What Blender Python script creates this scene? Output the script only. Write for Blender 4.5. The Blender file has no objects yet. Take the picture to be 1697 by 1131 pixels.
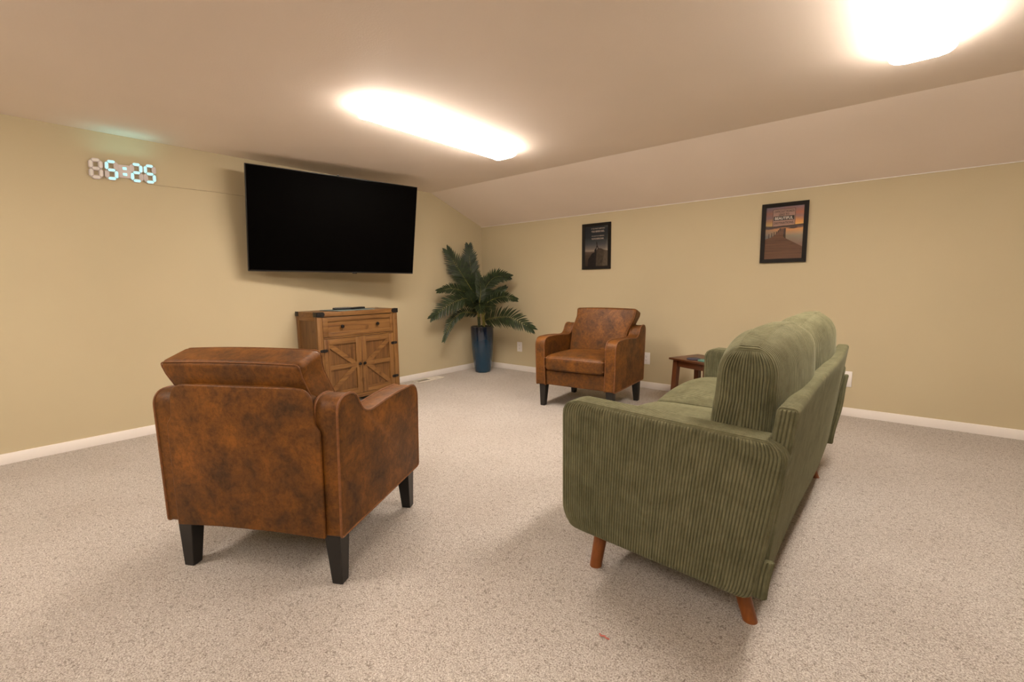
import bpy, bmesh, math, random
import numpy as np
from mathutils import Matrix, Vector, Euler

random.seed(4)
scn = bpy.context.scene
COL = scn.collection
PI = math.pi

# ------------------------------------------------------------------ camera
cam_data = bpy.data.cameras.new('camera')
cam = bpy.data.objects.new('camera', cam_data)
COL.objects.link(cam)
cam_data.sensor_fit = 'HORIZONTAL'
cam_data.sensor_width = 36.0
cam_data.lens = 16.297
cam_data.clip_start = 0.02
CR = ((0.768306, -0.067125, 0.636554), (0.639949, 0.10091, -0.761763), (-0.013102, 0.992629, 0.120486))
M = Matrix(CR).to_4x4()
M.translation = Vector((4.0479, -4.2804, 1.027))
cam.matrix_world = M
scn.camera = cam

# ------------------------------------------------------------------ light and exposure
LIGHT_COL = (1.0, 0.86, 0.74)
LAMP = 50.0            # emission of the ceiling fixtures' diffusers
world = bpy.data.worlds.new('world')
scn.world = world
world.use_nodes = True
world.node_tree.nodes['Background'].inputs[0].default_value = (1.0, 0.8, 0.6, 1)
world.node_tree.nodes['Background'].inputs[1].default_value = 0.0
scn.view_settings.view_transform = 'Standard'
scn.view_settings.look = 'None'
scn.view_settings.exposure = 0.0
scn.view_settings.gamma = 1.0
scn.view_settings.use_curve_mapping = False
scn.cycles.max_bounces = 10
scn.cycles.diffuse_bounces = 7
scn.cycles.use_denoising = True
scn.cycles.sample_clamp_indirect = 8.0

# room numbers (metres); corner of the two visible walls is the origin
KNEE = 1.741
CEIL = 2.043
SLOPE = 0.803
RX, RY = 6.9, -7.6      # room extents behind the camera


# ================================================================== materials
def srgb(r, g, b):
    f = lambda c: (c / 255) / 12.92 if c / 255 <= 0.04045 else ((c / 255 + 0.055) / 1.055) ** 2.4
    return (f(r), f(g), f(b), 1.0)


def mat(name, col=(0.5, 0.5, 0.5, 1), rough=0.6, metal=0.0, spec=0.5):
    m = bpy.data.materials.new(name)
    m.use_nodes = True
    nt = m.node_tree
    b = nt.nodes['Principled BSDF']
    b.inputs['Base Color'].default_value = col
    b.inputs['Roughness'].default_value = rough
    b.inputs['Metallic'].default_value = metal
    b.inputs['Specular IOR Level'].default_value = spec
    return m, nt, b


def N(nt, t, **kw):
    n = nt.nodes.new(t)
    for k, v in kw.items():
        setattr(n, k, v)
    return n


def texco(nt, scale=(1, 1, 1), rot=(0, 0, 0)):
    tc = N(nt, 'ShaderNodeTexCoord')
    mp = N(nt, 'ShaderNodeMapping')
    mp.inputs['Scale'].default_value = scale
    mp.inputs['Rotation'].default_value = rot
    nt.links.new(tc.outputs['Object'], mp.inputs['Vector'])
    return mp.outputs['Vector']


def noise(nt, vec, scale, detail=4.0, rough=0.55, dist=0.0):
    n = N(nt, 'ShaderNodeTexNoise')
    n.inputs['Scale'].default_value = scale
    n.inputs['Detail'].default_value = detail
    n.inputs['Roughness'].default_value = rough
    n.inputs['Distortion'].default_value = dist
    nt.links.new(vec, n.inputs['Vector'])
    return n.outputs['Fac']


def ramp(nt, fac, stops, interp='LINEAR'):
    r = N(nt, 'ShaderNodeValToRGB')
    r.color_ramp.interpolation = interp
    e = r.color_ramp.elements
    while len(e) < len(stops):
        e.new(0.5)
    for el, (p, c) in zip(e, stops):
        el.position = p
        el.color = c
    nt.links.new(fac, r.inputs['Fac'])
    return r.outputs['Color']


def mix(nt, fac, a, b, blend='MIX'):
    m = N(nt, 'ShaderNodeMix', data_type='RGBA', blend_type=blend)
    for s, v in ((m.inputs[0], fac), (m.inputs[6], a), (m.inputs[7], b)):
        if hasattr(v, 'links'):
            nt.links.new(v, s)
        else:
            s.default_value = v
    return m.outputs[2]


def bump(nt, b, h, strength=0.3, dist=0.002, prev=None):
    n = N(nt, 'ShaderNodeBump')
    n.inputs['Strength'].default_value = strength
    n.inputs['Distance'].default_value = dist
    nt.links.new(h, n.inputs['Height'])
    if prev is not None:
        nt.links.new(prev, n.inputs['Normal'])
    if b is not None:
        nt.links.new(n.outputs['Normal'], b.inputs['Normal'])
    return n.outputs['Normal']


def simple(name, col, rough=0.5, metal=0.0, spec=0.5, var=0.12, scale=20.0):
    """plain colour with a slight procedural tone variation"""
    m, nt, b = mat(name, col, rough, metal, spec)
    v = texco(nt)
    f = noise(nt, v, scale, 3)
    lo = tuple(c * (1 - var) for c in col[:3]) + (1,)
    hi = tuple(min(1, c * (1 + var)) for c in col[:3]) + (1,)
    c = ramp(nt, f, [(0.3, lo), (0.7, hi)])
    nt.links.new(c, b.inputs['Base Color'])
    return m


def paint(name, col, bs=0.25, scale=260.0):
    m, nt, b = mat(name, col, 0.7, 0, 0.25)
    v = texco(nt)
    f = noise(nt, v, 1.2, 2)
    c = ramp(nt, f, [(0.3, tuple(x * 0.97 for x in col[:3]) + (1,)), (0.7, tuple(x * 1.02 for x in col[:3]) + (1,))])
    nt.links.new(c, b.inputs['Base Color'])
    bump(nt, b, noise(nt, v, scale, 3), bs, 0.001)
    return m


M_WALL = paint('wall_paint', (0.515, 0.45, 0.30, 1), 0.18, 190)
M_CEIL = paint('ceiling_paint', (0.84, 0.75, 0.67, 1), 0.5, 120)
M_TRIM = paint('white_trim_paint', (0.83, 0.80, 0.77, 1), 0.05, 60)


def carpet_mat():
    m, nt, b = mat('carpet', (0.4, 0.35, 0.3, 1), 0.95, 0, 0.1)
    v = texco(nt)
    f1 = noise(nt, v, 230.0, 3, 0.7)
    f2 = noise(nt, v, 80.0, 4, 0.8, 1.2)
    f3 = noise(nt, v, 2.2, 2)
    c1 = ramp(nt, f1, [(0.34, (0.30, 0.25, 0.215, 1)), (0.47, (0.60, 0.56, 0.51, 1)), (0.62, (0.88, 0.85, 0.81, 1))])
    c2 = ramp(nt, f2, [(0.36, (0.34, 0.29, 0.25, 1)), (0.48, (0.90, 0.88, 0.86, 1)), (0.66, (1, 1, 1, 1))])
    c = mix(nt, 0.82, c1, c2, 'MULTIPLY')
    c3 = ramp(nt, f3, [(0.35, (0.93, 0.92, 0.91, 1)), (0.65, (1, 1, 1, 1))])
    c = mix(nt, 1.0, c, c3, 'MULTIPLY')
    nt.links.new(c, b.inputs['Base Color'])
    b.inputs['Sheen Weight'].default_value = 0.15
    n1 = bump(nt, None, f1, 0.6, 0.006)
    bump(nt, b, f2, 0.8, 0.012, n1)
    return m


M_CARPET = carpet_mat()


def leather_mat():
    m, nt, b = mat('mottled_brown_leather', (0.2, 0.08, 0.03, 1), 0.5, 0, 0.25)
    v = texco(nt)
    f1 = noise(nt, v, 7.5, 8, 0.72, 0.3)
    f2 = noise(nt, v, 55.0, 6, 0.75, 0.4)
    f3 = noise(nt, v, 500.0, 2)
    c1 = ramp(nt, f1, [(0.34, (0.058, 0.026, 0.009, 1)), (0.50, (0.128, 0.049, 0.009, 1)), (0.66, (0.214, 0.079, 0.011, 1))])
    c2 = ramp(nt, f2, [(0.36, (0.40, 0.37, 0.36, 1)), (0.56, (1, 1, 1, 1))])
    c = mix(nt, 0.62, c1, c2, 'MULTIPLY')
    nt.links.new(c, b.inputs['Base Color'])
    r = N(nt, 'ShaderNodeMapRange')
    r.inputs[3].default_value = 0.62
    r.inputs[4].default_value = 0.44
    nt.links.new(f1, r.inputs[0])
    nt.links.new(r.outputs[0], b.inputs['Roughness'])
    n1 = bump(nt, None, f3, 0.12, 0.0006)
    bump(nt, b, f2, 0.12, 0.003, n1)
    return m


M_LEATHER = leather_mat()
M_PIPING = simple('leather_piping', (0.17, 0.066, 0.020, 1), 0.5, 0, 0.4, 0.25, 60)
M_BLACKWOOD = simple('black_painted_wood', (0.008, 0.007, 0.0065, 1), 0.38, 0, 0.5, 0.2)


def cord_mat():
    m, nt, b = mat('green_corduroy', (0.12, 0.13, 0.05, 1), 0.85, 0, 0.15)
    v = texco(nt)
    f1 = noise(nt, v, 11.0, 6, 0.7, 0.6)
    f2 = noise(nt, texco(nt, (1, 1, 0.25)), 60.0, 4, 0.7)
    c1 = ramp(nt, f1, [(0.34, (0.107, 0.105, 0.057, 1)), (0.64, (0.158, 0.153, 0.088, 1))])
    c2 = ramp(nt, f2, [(0.35, (0.72, 0.74, 0.70, 1)), (0.6, (1, 1, 1, 1))])
    c = mix(nt, 0.7, c1, c2, 'MULTIPLY')
    nt.links.new(c, b.inputs['Base Color'])
    b.inputs['Sheen Weight'].default_value = 0.35
    b.inputs['Sheen Roughness'].default_value = 0.35
    b.inputs['Sheen Tint'].default_value = (0.70, 0.72, 0.52, 1)
    bump(nt, b, noise(nt, v, 700, 2), 0.25, 0.0008)
    return m


M_CORD = cord_mat()


def wood(name, base, dark, axis, rough=0.45, knot=True, stretch=14.0):
    """grain runs along axis (0,1,2) of object space"""
    m, nt, b = mat(name, base, rough, 0, 0.4)
    s = [stretch] * 3
    s[axis] = 1.0
    v = texco(nt, tuple(s))
    f1 = noise(nt, v, 2.6, 6, 0.65, 0.6)
    v2 = texco(nt, tuple(x * (4 if i != axis else 1) for i, x in enumerate(s)))
    f2 = noise(nt, v2, 2.0, 4, 0.6)
    mid = tuple((a * 0.6 + c * 0.4) for a, c in zip(base, dark))
    c1 = ramp(nt, f1, [(0.32, dark), (0.46, mid), (0.62, base)])
    c2 = ramp(nt, f2, [(0.3, (0.6, 0.55, 0.5, 1)), (0.6, (1, 1, 1, 1))])
    c = mix(nt, 0.6, c1, c2, 'MULTIPLY')
    if knot:
        f3 = noise(nt, texco(nt), 9.0, 3, 0.5, 0.5)
        c3 = ramp(nt, f3, [(0.25, (0.35, 0.25, 0.18, 1)), (0.38, (1, 1, 1, 1))])
        c = mix(nt, 0.8, c, c3, 'MULTIPLY')
    nt.links.new(c, b.inputs['Base Color'])
    bump(nt, b, f2, 0.15, 0.001)
    return m


WB, WD = (0.235, 0.118, 0.036, 1), (0.115, 0.048, 0.014, 1)
M_OAK_V = wood('rustic_oak_upright', WB, WD, 2)
M_OAK_H = wood('rustic_oak_across', WB, WD, 1)
M_OAK_X = wood('rustic_oak_deep', WB, WD, 0)
M_OAK_PANEL = wood('rustic_oak_panel', (0.175, 0.085, 0.026, 1), (0.085, 0.035, 0.011, 1), 2)
TB, TD = (0.105, 0.034, 0.011, 1), (0.042, 0.013, 0.004, 1)
M_CHERRY_H = wood('dark_cherry_across', TB, TD, 0, 0.35, False)
M_CHERRY_V = wood('dark_cherry_upright', TB, TD, 2, 0.35, False)
M_SOFALEG = wood('brown_beech_leg', (0.23, 0.072, 0.014, 1), (0.17, 0.05, 0.01, 1), 2, 0.35, False)
M_IRON = simple('black_iron', (0.012, 0.010, 0.009, 1), 0.45, 0.3, 0.5, 0.3)
M_KNOB = simple('dark_bronze', (0.016, 0.012, 0.010, 1), 0.3, 0.6, 0.5, 0.2)
M_TVBODY = simple('tv_black_plastic', (0.006, 0.006, 0.0062, 1), 0.4)
M_SCREEN = simple('tv_screen', (0.0015, 0.0013, 0.0012, 1), 0.55, 0, 0.015, 0.1, 3)
M_WHITEPL = simple('white_plastic', (0.78, 0.76, 0.74, 1), 0.35, 0, 0.5, 0.03)
M_SLOT = simple('dark_slot', (0.03, 0.027, 0.025, 1), 0.7)
M_FRAMEBLK = simple('black_frame', (0.009, 0.0065, 0.005, 1), 0.5, 0, 0.2)
M_BRASS = simple('brass', (0.55, 0.40, 0.14, 1), 0.3, 1.0)
M_VENT = simple('beige_metal', (0.74, 0.70, 0.62, 1), 0.45, 0, 0.4, 0.06)
M_CABLE = simple('tan_cable', (0.50, 0.43, 0.29, 1), 0.5)
M_CLOCKBODY = simple('clock_grey_plastic', (0.62, 0.57, 0.57, 1), 0.4, 0, 0.4, 0.04)
M_MAT = simple('slate_placemat', (0.15, 0.19, 0.185, 1), 0.8, 0, 0.2, 0.15, 80)
M_REMOTE = simple('remote_black', (0.008, 0.008, 0.009, 1), 0.35)
M_BUTTON = simple('remote_button', (0.09, 0.09, 0.09, 1), 0.5)
M_COASTNAVY = simple('navy_coaster', (0.028, 0.030, 0.062, 1), 0.6)
M_COASTTEAL = simple('teal_coaster', (0.07, 0.20, 0.17, 1), 0.55)
M_SOIL = simple('dark_moss', (0.020, 0.024, 0.010, 1), 0.95, 0, 0.2, 0.5, 60)
M_PINK = simple('pink_thread', (0.55, 0.16, 0.13, 1), 0.9)


def pot_mat():
    m, nt, b = mat('blue_glazed_ceramic', (0.01, 0.06, 0.13, 1), 0.16, 0, 0.5)
    v = texco(nt)
    sp = N(nt, 'ShaderNodeSeparateXYZ')
    nt.links.new(v, sp.inputs[0])
    add = N(nt, 'ShaderNodeMath', operation='MULTIPLY_ADD')
    nt.links.new(noise(nt, v, 9, 4), add.inputs[0])
    add.inputs[1].default_value = 0.10
    nt.links.new(sp.outputs['Z'], add.inputs[2])
    # glaze runs from near black at the lip to petrol blue
    c = ramp(nt, add.outputs[0], [(0.10, (0.003, 0.036, 0.076, 1)), (0.38, (0.003, 0.028, 0.062, 1)),
                                  (0.52, (0.003, 0.010, 0.026, 1)), (0.60, (0.004, 0.007, 0.016, 1))])
    nt.links.new(c, b.inputs['Base Color'])
    b.inputs['Coat Weight'].default_value = 0.6
    b.inputs['Coat Roughness'].default_value = 0.08
    return m


M_POT = pot_mat()


def leaf_mat():
    m, nt, b = mat('palm_leaf', (0.02, 0.035, 0.01, 1), 0.42, 0, 0.4)
    v = texco(nt)
    f = noise(nt, v, 22.0, 3)
    c = ramp(nt, f, [(0.3, (0.010, 0.019, 0.009, 1)), (0.65, (0.032, 0.050, 0.018, 1))])
    nt.links.new(c, b.inputs['Base Color'])
    return m


M_LEAF = leaf_mat()
M_STALK = simple('palm_stalk', (0.17, 0.16, 0.035, 1), 0.5, 0, 0.4, 0.4, 18)
M_TRUNK = simple('palm_trunk', (0.035, 0.045, 0.014, 1), 0.6, 0, 0.3, 0.5, 30)


def emit(name, col, strength):
    m = bpy.data.materials.new(name)
    m.use_nodes = True
    nt = m.node_tree
    b = nt.nodes['Principled BSDF']
    b.inputs['Base Color'].default_value = (0.8, 0.8, 0.8, 1)
    b.inputs['Emission Color'].default_value = tuple(col) + (1,)
    b.inputs['Emission Strength'].default_value = strength
    return m


M_DIFF = emit('lit_diffuser', LIGHT_COL, LAMP)
M_LED = emit('cyan_led', (0.42, 1.0, 0.96), 1.35)
M_LED.node_tree.nodes['Principled BSDF'].inputs['Base Color'].default_value = (0.05, 0.12, 0.12, 1)


def glass_mat():
    m = bpy.data.materials.new('clear_glazing')
    m.use_nodes = True
    nt = m.node_tree
    nt.nodes.remove(nt.nodes['Principled BSDF'])
    out = nt.nodes['Material Output']
    tr = N(nt, 'ShaderNodeBsdfTransparent')
    gl = N(nt, 'ShaderNodeBsdfGlossy')
    gl.inputs['Roughness'].default_value = 0.02
    fr = N(nt, 'ShaderNodeFresnel')
    fr.inputs['IOR'].default_value = 1.5
    ms = N(nt, 'ShaderNodeMixShader')
    nt.links.new(fr.outputs[0], ms.inputs[0])
    nt.links.new(tr.outputs[0], ms.inputs[1])
    nt.links.new(gl.outputs[0], ms.inputs[2])
    nt.links.new(ms.outputs[0], out.inputs['Surface'])
    return m


M_GLASS = glass_mat()


# ================================================================== object helpers
def smooth(me, angle=40):
    me.polygons.foreach_set('use_smooth', [True] * len(me.polygons))
    try:
        me.set_sharp_from_angle(angle=math.radians(angle))
    except Exception:
        pass


def obj_from(name, verts, faces, m, parent=None, sm=True, angle=40):
    me = bpy.data.meshes.new(name)
    me.from_pydata([tuple(v) for v in verts], [], [tuple(f) for f in faces])
    me.update()
    return _link(name, me, m, parent, sm, angle)


def obj(name, bm, m, parent=None, sm=True, angle=40):
    bmesh.ops.recalc_face_normals(bm, faces=bm.faces)
    me = bpy.data.meshes.new(name)
    bm.to_mesh(me)
    bm.free()
    return _link(name, me, m, parent, sm, angle)


def _link(name, me, m, parent, sm, angle):
    if m is not None:
        me.materials.append(m)
    if sm:
        smooth(me, angle)
    o = bpy.data.objects.new(name, me)
    COL.objects.link(o)
    if parent is not None:
        o.parent = parent
    return o


def thing(name, label, cat, loc=(0, 0, 0), rot=(0, 0, 0), group=None):
    o = bpy.data.objects.new(name, None)
    o.empty_display_size = 0.1
    COL.objects.link(o)
    o.location = loc
    o.rotation_euler = rot
    o['label'] = label
    o['category'] = cat
    if group:
        o['group'] = group
    return o


def tag(o, label, cat, group=None):
    o['label'] = label
    o['category'] = cat
    if group:
        o['group'] = group
    return o


def struct(o):
    o['kind'] = 'structure'
    return o


def box_bm(bm, lo, hi, bev=0.0, seg=2, rot=None, loc=None):
    c = [(a + b) / 2 for a, b in zip(lo, hi)]
    s = [abs(b - a) for a, b in zip(lo, hi)]
    r = bmesh.ops.create_cube(bm, size=1.0)
    vs = r['verts']
    for v in vs:
        v.co = Vector((v.co.x * s[0], v.co.y * s[1], v.co.z * s[2]))
    if bev > 0:
        es = list({e for v in vs for e in v.link_edges})
        rb = bmesh.ops.bevel(bm, geom=es, offset=min(bev, min(s) * 0.49), segments=seg, affect='EDGES', profile=0.5)
        vs = list({v for f in rb['faces'] for v in f.verts} | {v for v in vs if v.is_valid})
    for v in vs:
        co = v.co
        if rot is not None:
            co = rot @ co
        v.co = co + Vector(c)
    return vs


def box(name, lo, hi, m, parent=None, bev=0.002, seg=2, rot=None):
    bm = bmesh.new()
    box_bm(bm, lo, hi, bev, seg, rot)
    return obj(name, bm, m, parent)


def prism_bm(bm, pts, axis, a, b, bev=0.0, seg=2):
    """closed 2D outline extruded along axis from a to b. pts are (u,v) in the two remaining axes in xyz order"""
    def put(u, v, w):
        l = [u, v]
        l.insert(axis, w)
        return l
    v0 = [bm.verts.new(put(u, v, a)) for u, v in pts]
    v1 = [bm.verts.new(put(u, v, b)) for u, v in pts]
    n = len(pts)
    f0 = bm.faces.new(v0)
    f1 = bm.faces.new(list(reversed(v1)))
    for i in range(n):
        j = (i + 1) % n
        bm.faces.new((v0[j], v0[i], v1[i], v1[j]))
    if bev > 0:
        es = list(f0.edges) + list(f1.edges)
        bmesh.ops.recalc_face_normals(bm, faces=bm.faces)
        bmesh.ops.bevel(bm, geom=es, offset=bev, segments=seg, affect='EDGES', profile=0.5)
    return bm


def catmull(pts, n=8, closed=False):
    P = [Vector(p) for p in pts]
    out = []
    m = len(P)
    rng = range(m if closed else m - 1)
    for i in rng:
        if closed:
            p0, p1, p2, p3 = P[(i - 1) % m], P[i], P[(i + 1) % m], P[(i + 2) % m]
        else:
            p0 = P[max(i - 1, 0)]
            p1, p2 = P[i], P[i + 1]
            p3 = P[min(i + 2, m - 1)]
        for k in range(n):
            t = k / n
            out.append(0.5 * ((2 * p1) + (-p0 + p2) * t + (2 * p0 - 5 * p1 + 4 * p2 - p3) * t * t + (-p0 + 3 * p1 - 3 * p2 + p3) * t ** 3))
    if not closed:
        out.append(P[-1].copy())
    return out


def tube_bm(bm, pts, r, n=8, closed=False, cap=True):
    """r: number or list"""
    P = [Vector(p) for p in pts]
    m = len(P)
    R = r if isinstance(r, (list, tuple)) else [r] * m
    rings = []
    up = Vector((0, 0, 1))
    prev = None
    for i in range(m):
        if closed:
            t = P[(i + 1) % m] - P[(i - 1) % m]
        else:
            t = P[min(i + 1, m - 1)] - P[max(i - 1, 0)]
        t.normalize()
        if prev is None:
            a = t.cross(up)
            if a.length < 1e-3:
                a = t.cross(Vector((1, 0, 0)))
            a.normalize()
        else:
            a = prev - t * prev.dot(t)
            a.normalize()
        prev = a
        b = t.cross(a)
        rings.append([bm.verts.new(P[i] + (a * math.cos(2 * PI * k / n) + b * math.sin(2 * PI * k / n)) * R[i]) for k in range(n)])
    for i in range(m if closed else m - 1):
        A, B = rings[i], rings[(i + 1) % m]
        for k in range(n):
            bm.faces.new((A[k], A[(k + 1) % n], B[(k + 1) % n], B[k]))
    if cap and not closed:
        bm.faces.new(list(reversed(rings[0])))
        bm.faces.new(rings[-1])


def lathe_bm(bm, prof, n=48, center=(0, 0), cap_bottom=True, cap_top=True):
    rings = []
    for r, z in prof:
        rings.append([bm.verts.new((center[0] + r * math.cos(2 * PI * k / n), center[1] + r * math.sin(2 * PI * k / n), z)) for k in range(n)])
    for A, B in zip(rings, rings[1:]):
        for k in range(n):
            bm.faces.new((A[k], A[(k + 1) % n], B[(k + 1) % n], B[k]))
    if cap_bottom:
        bm.faces.new(list(reversed(rings[0])))
    if cap_top:
        bm.faces.new(rings[-1])


# ---- dense rounded box: soft upholstery, optionally ribbed like corduroy
PITCH = 0.0098


def soft_box(h, r, res=(0.02, 0.02, 0.02), rib=None, deform=None, depth=0.0080, capcross=None, corner=5):
    """h half sizes, r edge radius. rib = axis across which the body wales repeat (None: plain);
    the faces +-rib are end caps whose wales repeat along capcross."""
    def coords(a):
        hh, rr = h[a], r
        inner = hh - rr
        nc = max(corner, int(math.ceil(rr / res[a] * 1.1)))
        th = [math.tan(math.radians(45 * k / nc)) for k in range(1, nc + 1)]
        n = max(1, int(round(2 * inner / res[a])))
        c = [-inner + 2 * inner * k / n for k in range(n + 1)]
        return np.array([-inner - rr * t for t in reversed(th)] + c + [inner + rr * t for t in th])
    cs = [coords(a) for a in range(3)]
    V, F, off = [], [], 0
    for a in range(3):
        b, c = [(1, 2), (2, 0), (0, 1)][a]
        for s in (-1, 1):
            U, W = np.meshgrid(cs[b], cs[c], indexing='ij')
            q = np.zeros(U.shape + (3,))
            q[..., a] = s * h[a]
            q[..., b] = U
            q[..., c] = W
            nu, nw = U.shape
            V.append(q.reshape(-1, 3))
            idx = off + np.arange(nu * nw).reshape(nu, nw)
            quad = np.stack([idx[:-1, :-1], idx[1:, :-1], idx[1:, 1:], idx[:-1, 1:]], -1).reshape(-1, 4)
            if s < 0:
                quad = quad[:, ::-1]
            F.append(quad)
            off += nu * nw
    V = np.concatenate(V)
    F = np.concatenate(F)
    key = np.round(V / 1e-6).astype(np.int64)
    _, first, inv = np.unique(key, axis=0, return_index=True, return_inverse=True)
    inv = inv.reshape(-1)
    q = V[first]
    F = inv[F]
    hh = np.array(h)
    inner = np.clip(q, -(hh - r), hh - r)
    n = q - inner
    ln = np.linalg.norm(n, axis=1, keepdims=True)
    n = n / np.maximum(ln, 1e-9)
    P = inner + n * r
    if rib is not None:
        k = rib
        iscap = np.abs(np.abs(q[:, k]) - h[k]) < 1e-6
        ax = np.where(iscap, capcross, k)
        t = q[np.arange(len(q)), ax] + 0.0017
        # wander of the wales
        sn = np.abs(np.sin(PI * t / PITCH))
        g = 0.86 * np.clip(sn / 0.62, 0, 1) ** 0.9 + 0.14 * sn
        # seam fades the wales out where body and cap meet
        dseam = h[k] - np.abs(q[:, k])
        other = [i for i in range(3) if i != k]
        dcap = np.minimum(h[other[0]] - np.abs(q[:, other[0]]), h[other[1]] - np.abs(q[:, other[1]]))
        d = np.where(iscap, dcap, dseam)
        w = np.clip(d / 0.006, 0, 1)
        P = P + n * ((g - 0.5) * depth * w)[:, None]
        P = P + n * ((1 - w) * 0.0012)[:, None]
    if deform is not None:
        P = deform(P)
    return P, F


def soft_obj(name, P, F, m, parent, angle=180):
    me = bpy.data.meshes.new(name)
    me.vertices.add(len(P))
    me.vertices.foreach_set('co', P.astype(np.float32).reshape(-1))
    me.loops.add(F.size)
    me.loops.foreach_set('vertex_index', F.reshape(-1).astype(np.int32))
    me.polygons.add(len(F))
    me.polygons.foreach_set('loop_start', (np.arange(len(F)) * 4).astype(np.int32))
    me.polygons.foreach_set('use_smooth', np.ones(len(F), dtype=bool))
    me.update(calc_edges=True)
    me.validate()
    return _link(name, me, m, parent, False, angle)


# ================================================================== the room
def room():
    t = 0.12
    bm = bmesh.new()
    box_bm(bm, (-t, RY - t, -0.15), (RX + t, t, 0.0))
    struct(obj('floor', bm, M_CARPET, sm=False))
    # left wall with the cut-off corner under the slope
    bm = bmesh.new()
    prism_bm(bm, [(RY, 0), (0, 0), (0, KNEE), (-SLOPE, CEIL), (RY, CEIL)], 0, -t, 0)
    struct(obj('wall_left', bm, M_WALL, sm=False))
    bm = bmesh.new()
    prism_bm(bm, [(RY, 0), (0, 0), (0, KNEE), (-SLOPE, CEIL), (RY, CEIL)], 0, RX, RX + t)
    struct(obj('wall_right', bm, M_WALL, sm=False))
    bm = bmesh.new()
    box_bm(bm, (-t, 0, 0), (RX + t, t, KNEE))
    struct(obj('wall_back', bm, M_WALL, sm=False))
    bm = bmesh.new()
    box_bm(bm, (-t, RY - t, 0), (RX + t, RY, CEIL))
    struct(obj('wall_front', bm, M_WALL, sm=False))
    # ceiling: flat part and slope are one drywall skin
    bm = bmesh.new()
    prism_bm(bm, [(RY - t, CEIL), (-SLOPE, CEIL), (0, KNEE), (t, KNEE - 0.045), (t, KNEE + 0.12), (-SLOPE + 0.04, CEIL + t), (RY - t, CEIL + t)], 0, -t, RX + t)
    struct(obj('ceiling', bm, M_CEIL, sm=False))
    hb = 0.064
    struct(box('baseboard_left', (0, RY, 0), (0.012, 0.0, hb), M_TRIM, bev=0.002))
    struct(box('baseboard_back', (0.012, -0.012, 0), (RX, 0, hb), M_TRIM, bev=0.002))
    struct(box('baseboard_right', (RX - 0.012, RY, 0), (RX, -0.012, hb), M_TRIM, bev=0.002))
    struct(box('baseboard_front', (0.012, RY, 0), (RX - 0.012, RY + 0.012, hb), M_TRIM, bev=0.002))
    struct(box('trim_1', (0, -0.006, KNEE - 0.006), (RX, 0.0, KNEE), M_TRIM, bev=0.001))


room()


# ================================================================== ceiling lights
def make_fixture():
    t = thing('ceiling_light', 'long lit wraparound ceiling light fully in view above the television side', 'ceiling light',
              group='long wraparound ceiling lights')
    # metal pan against the ceiling
    box('mounting_pan', (-0.104, -0.590, -0.021), (0.104, 0.590, 0.0), M_WHITEPL, t, 0.003)
    # diffuser: rounded trough
    w, d = 0.112, 0.066
    prof = [(-w, -0.020), (-w, -0.034), (-w * 0.93, -0.048), (-w * 0.78, -0.060), (-w * 0.5, -d), (w * 0.5, -d), (w * 0.78, -0.060),
            (w * 0.93, -0.048), (w, -0.034), (w, -0.020)]
    bm = bmesh.new()
    prism_bm(bm, prof, 1, -0.565, 0.565, 0.008, 2)
    obj('diffuser', bm, M_DIFF, t)
    for s in (-1, 1):
        bm = bmesh.new()
        prof2 = [(x * 1.03, z * 1.03 if z < -0.022 else z) for x, z in prof]
        a, b = sorted((s * 0.567, s * 0.600))
        prism_bm(bm, prof2, 1, a, b, 0.006, 2)
        obj('end_cap', bm, M_DIFF, t)
    return t


def copy_thing(root, label, loc, rot=None, group=None):
    r = root.copy()
    COL.objects.link(r)
    r.location = loc
    if rot is not None:
        r.rotation_euler = rot
    r['label'] = label
    if group:
        r['group'] = group
    for ch in list(root.children):
        c = ch.copy()
        COL.objects.link(c)
        c.parent = r
        for g in list(ch.children):
            d = g.copy()
            COL.objects.link(d)
            d.parent = c
    return r


fix = make_fixture()
fix.location = (1.69, -2.09, CEIL)
fix.rotation_euler = (0, 0, math.radians(1.0))
copy_thing(fix, 'long lit wraparound ceiling light above the sofa, cut off by the top of the picture', (4.06, -2.07, CEIL))
# the same row continues behind the photographer
copy_thing(fix, 'long lit wraparound ceiling light behind the camera, on the television side', (1.66, -5.25, CEIL))
copy_thing(fix, 'long lit wraparound ceiling light behind the camera, on the sofa side', (4.05, -5.25, CEIL))

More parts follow.
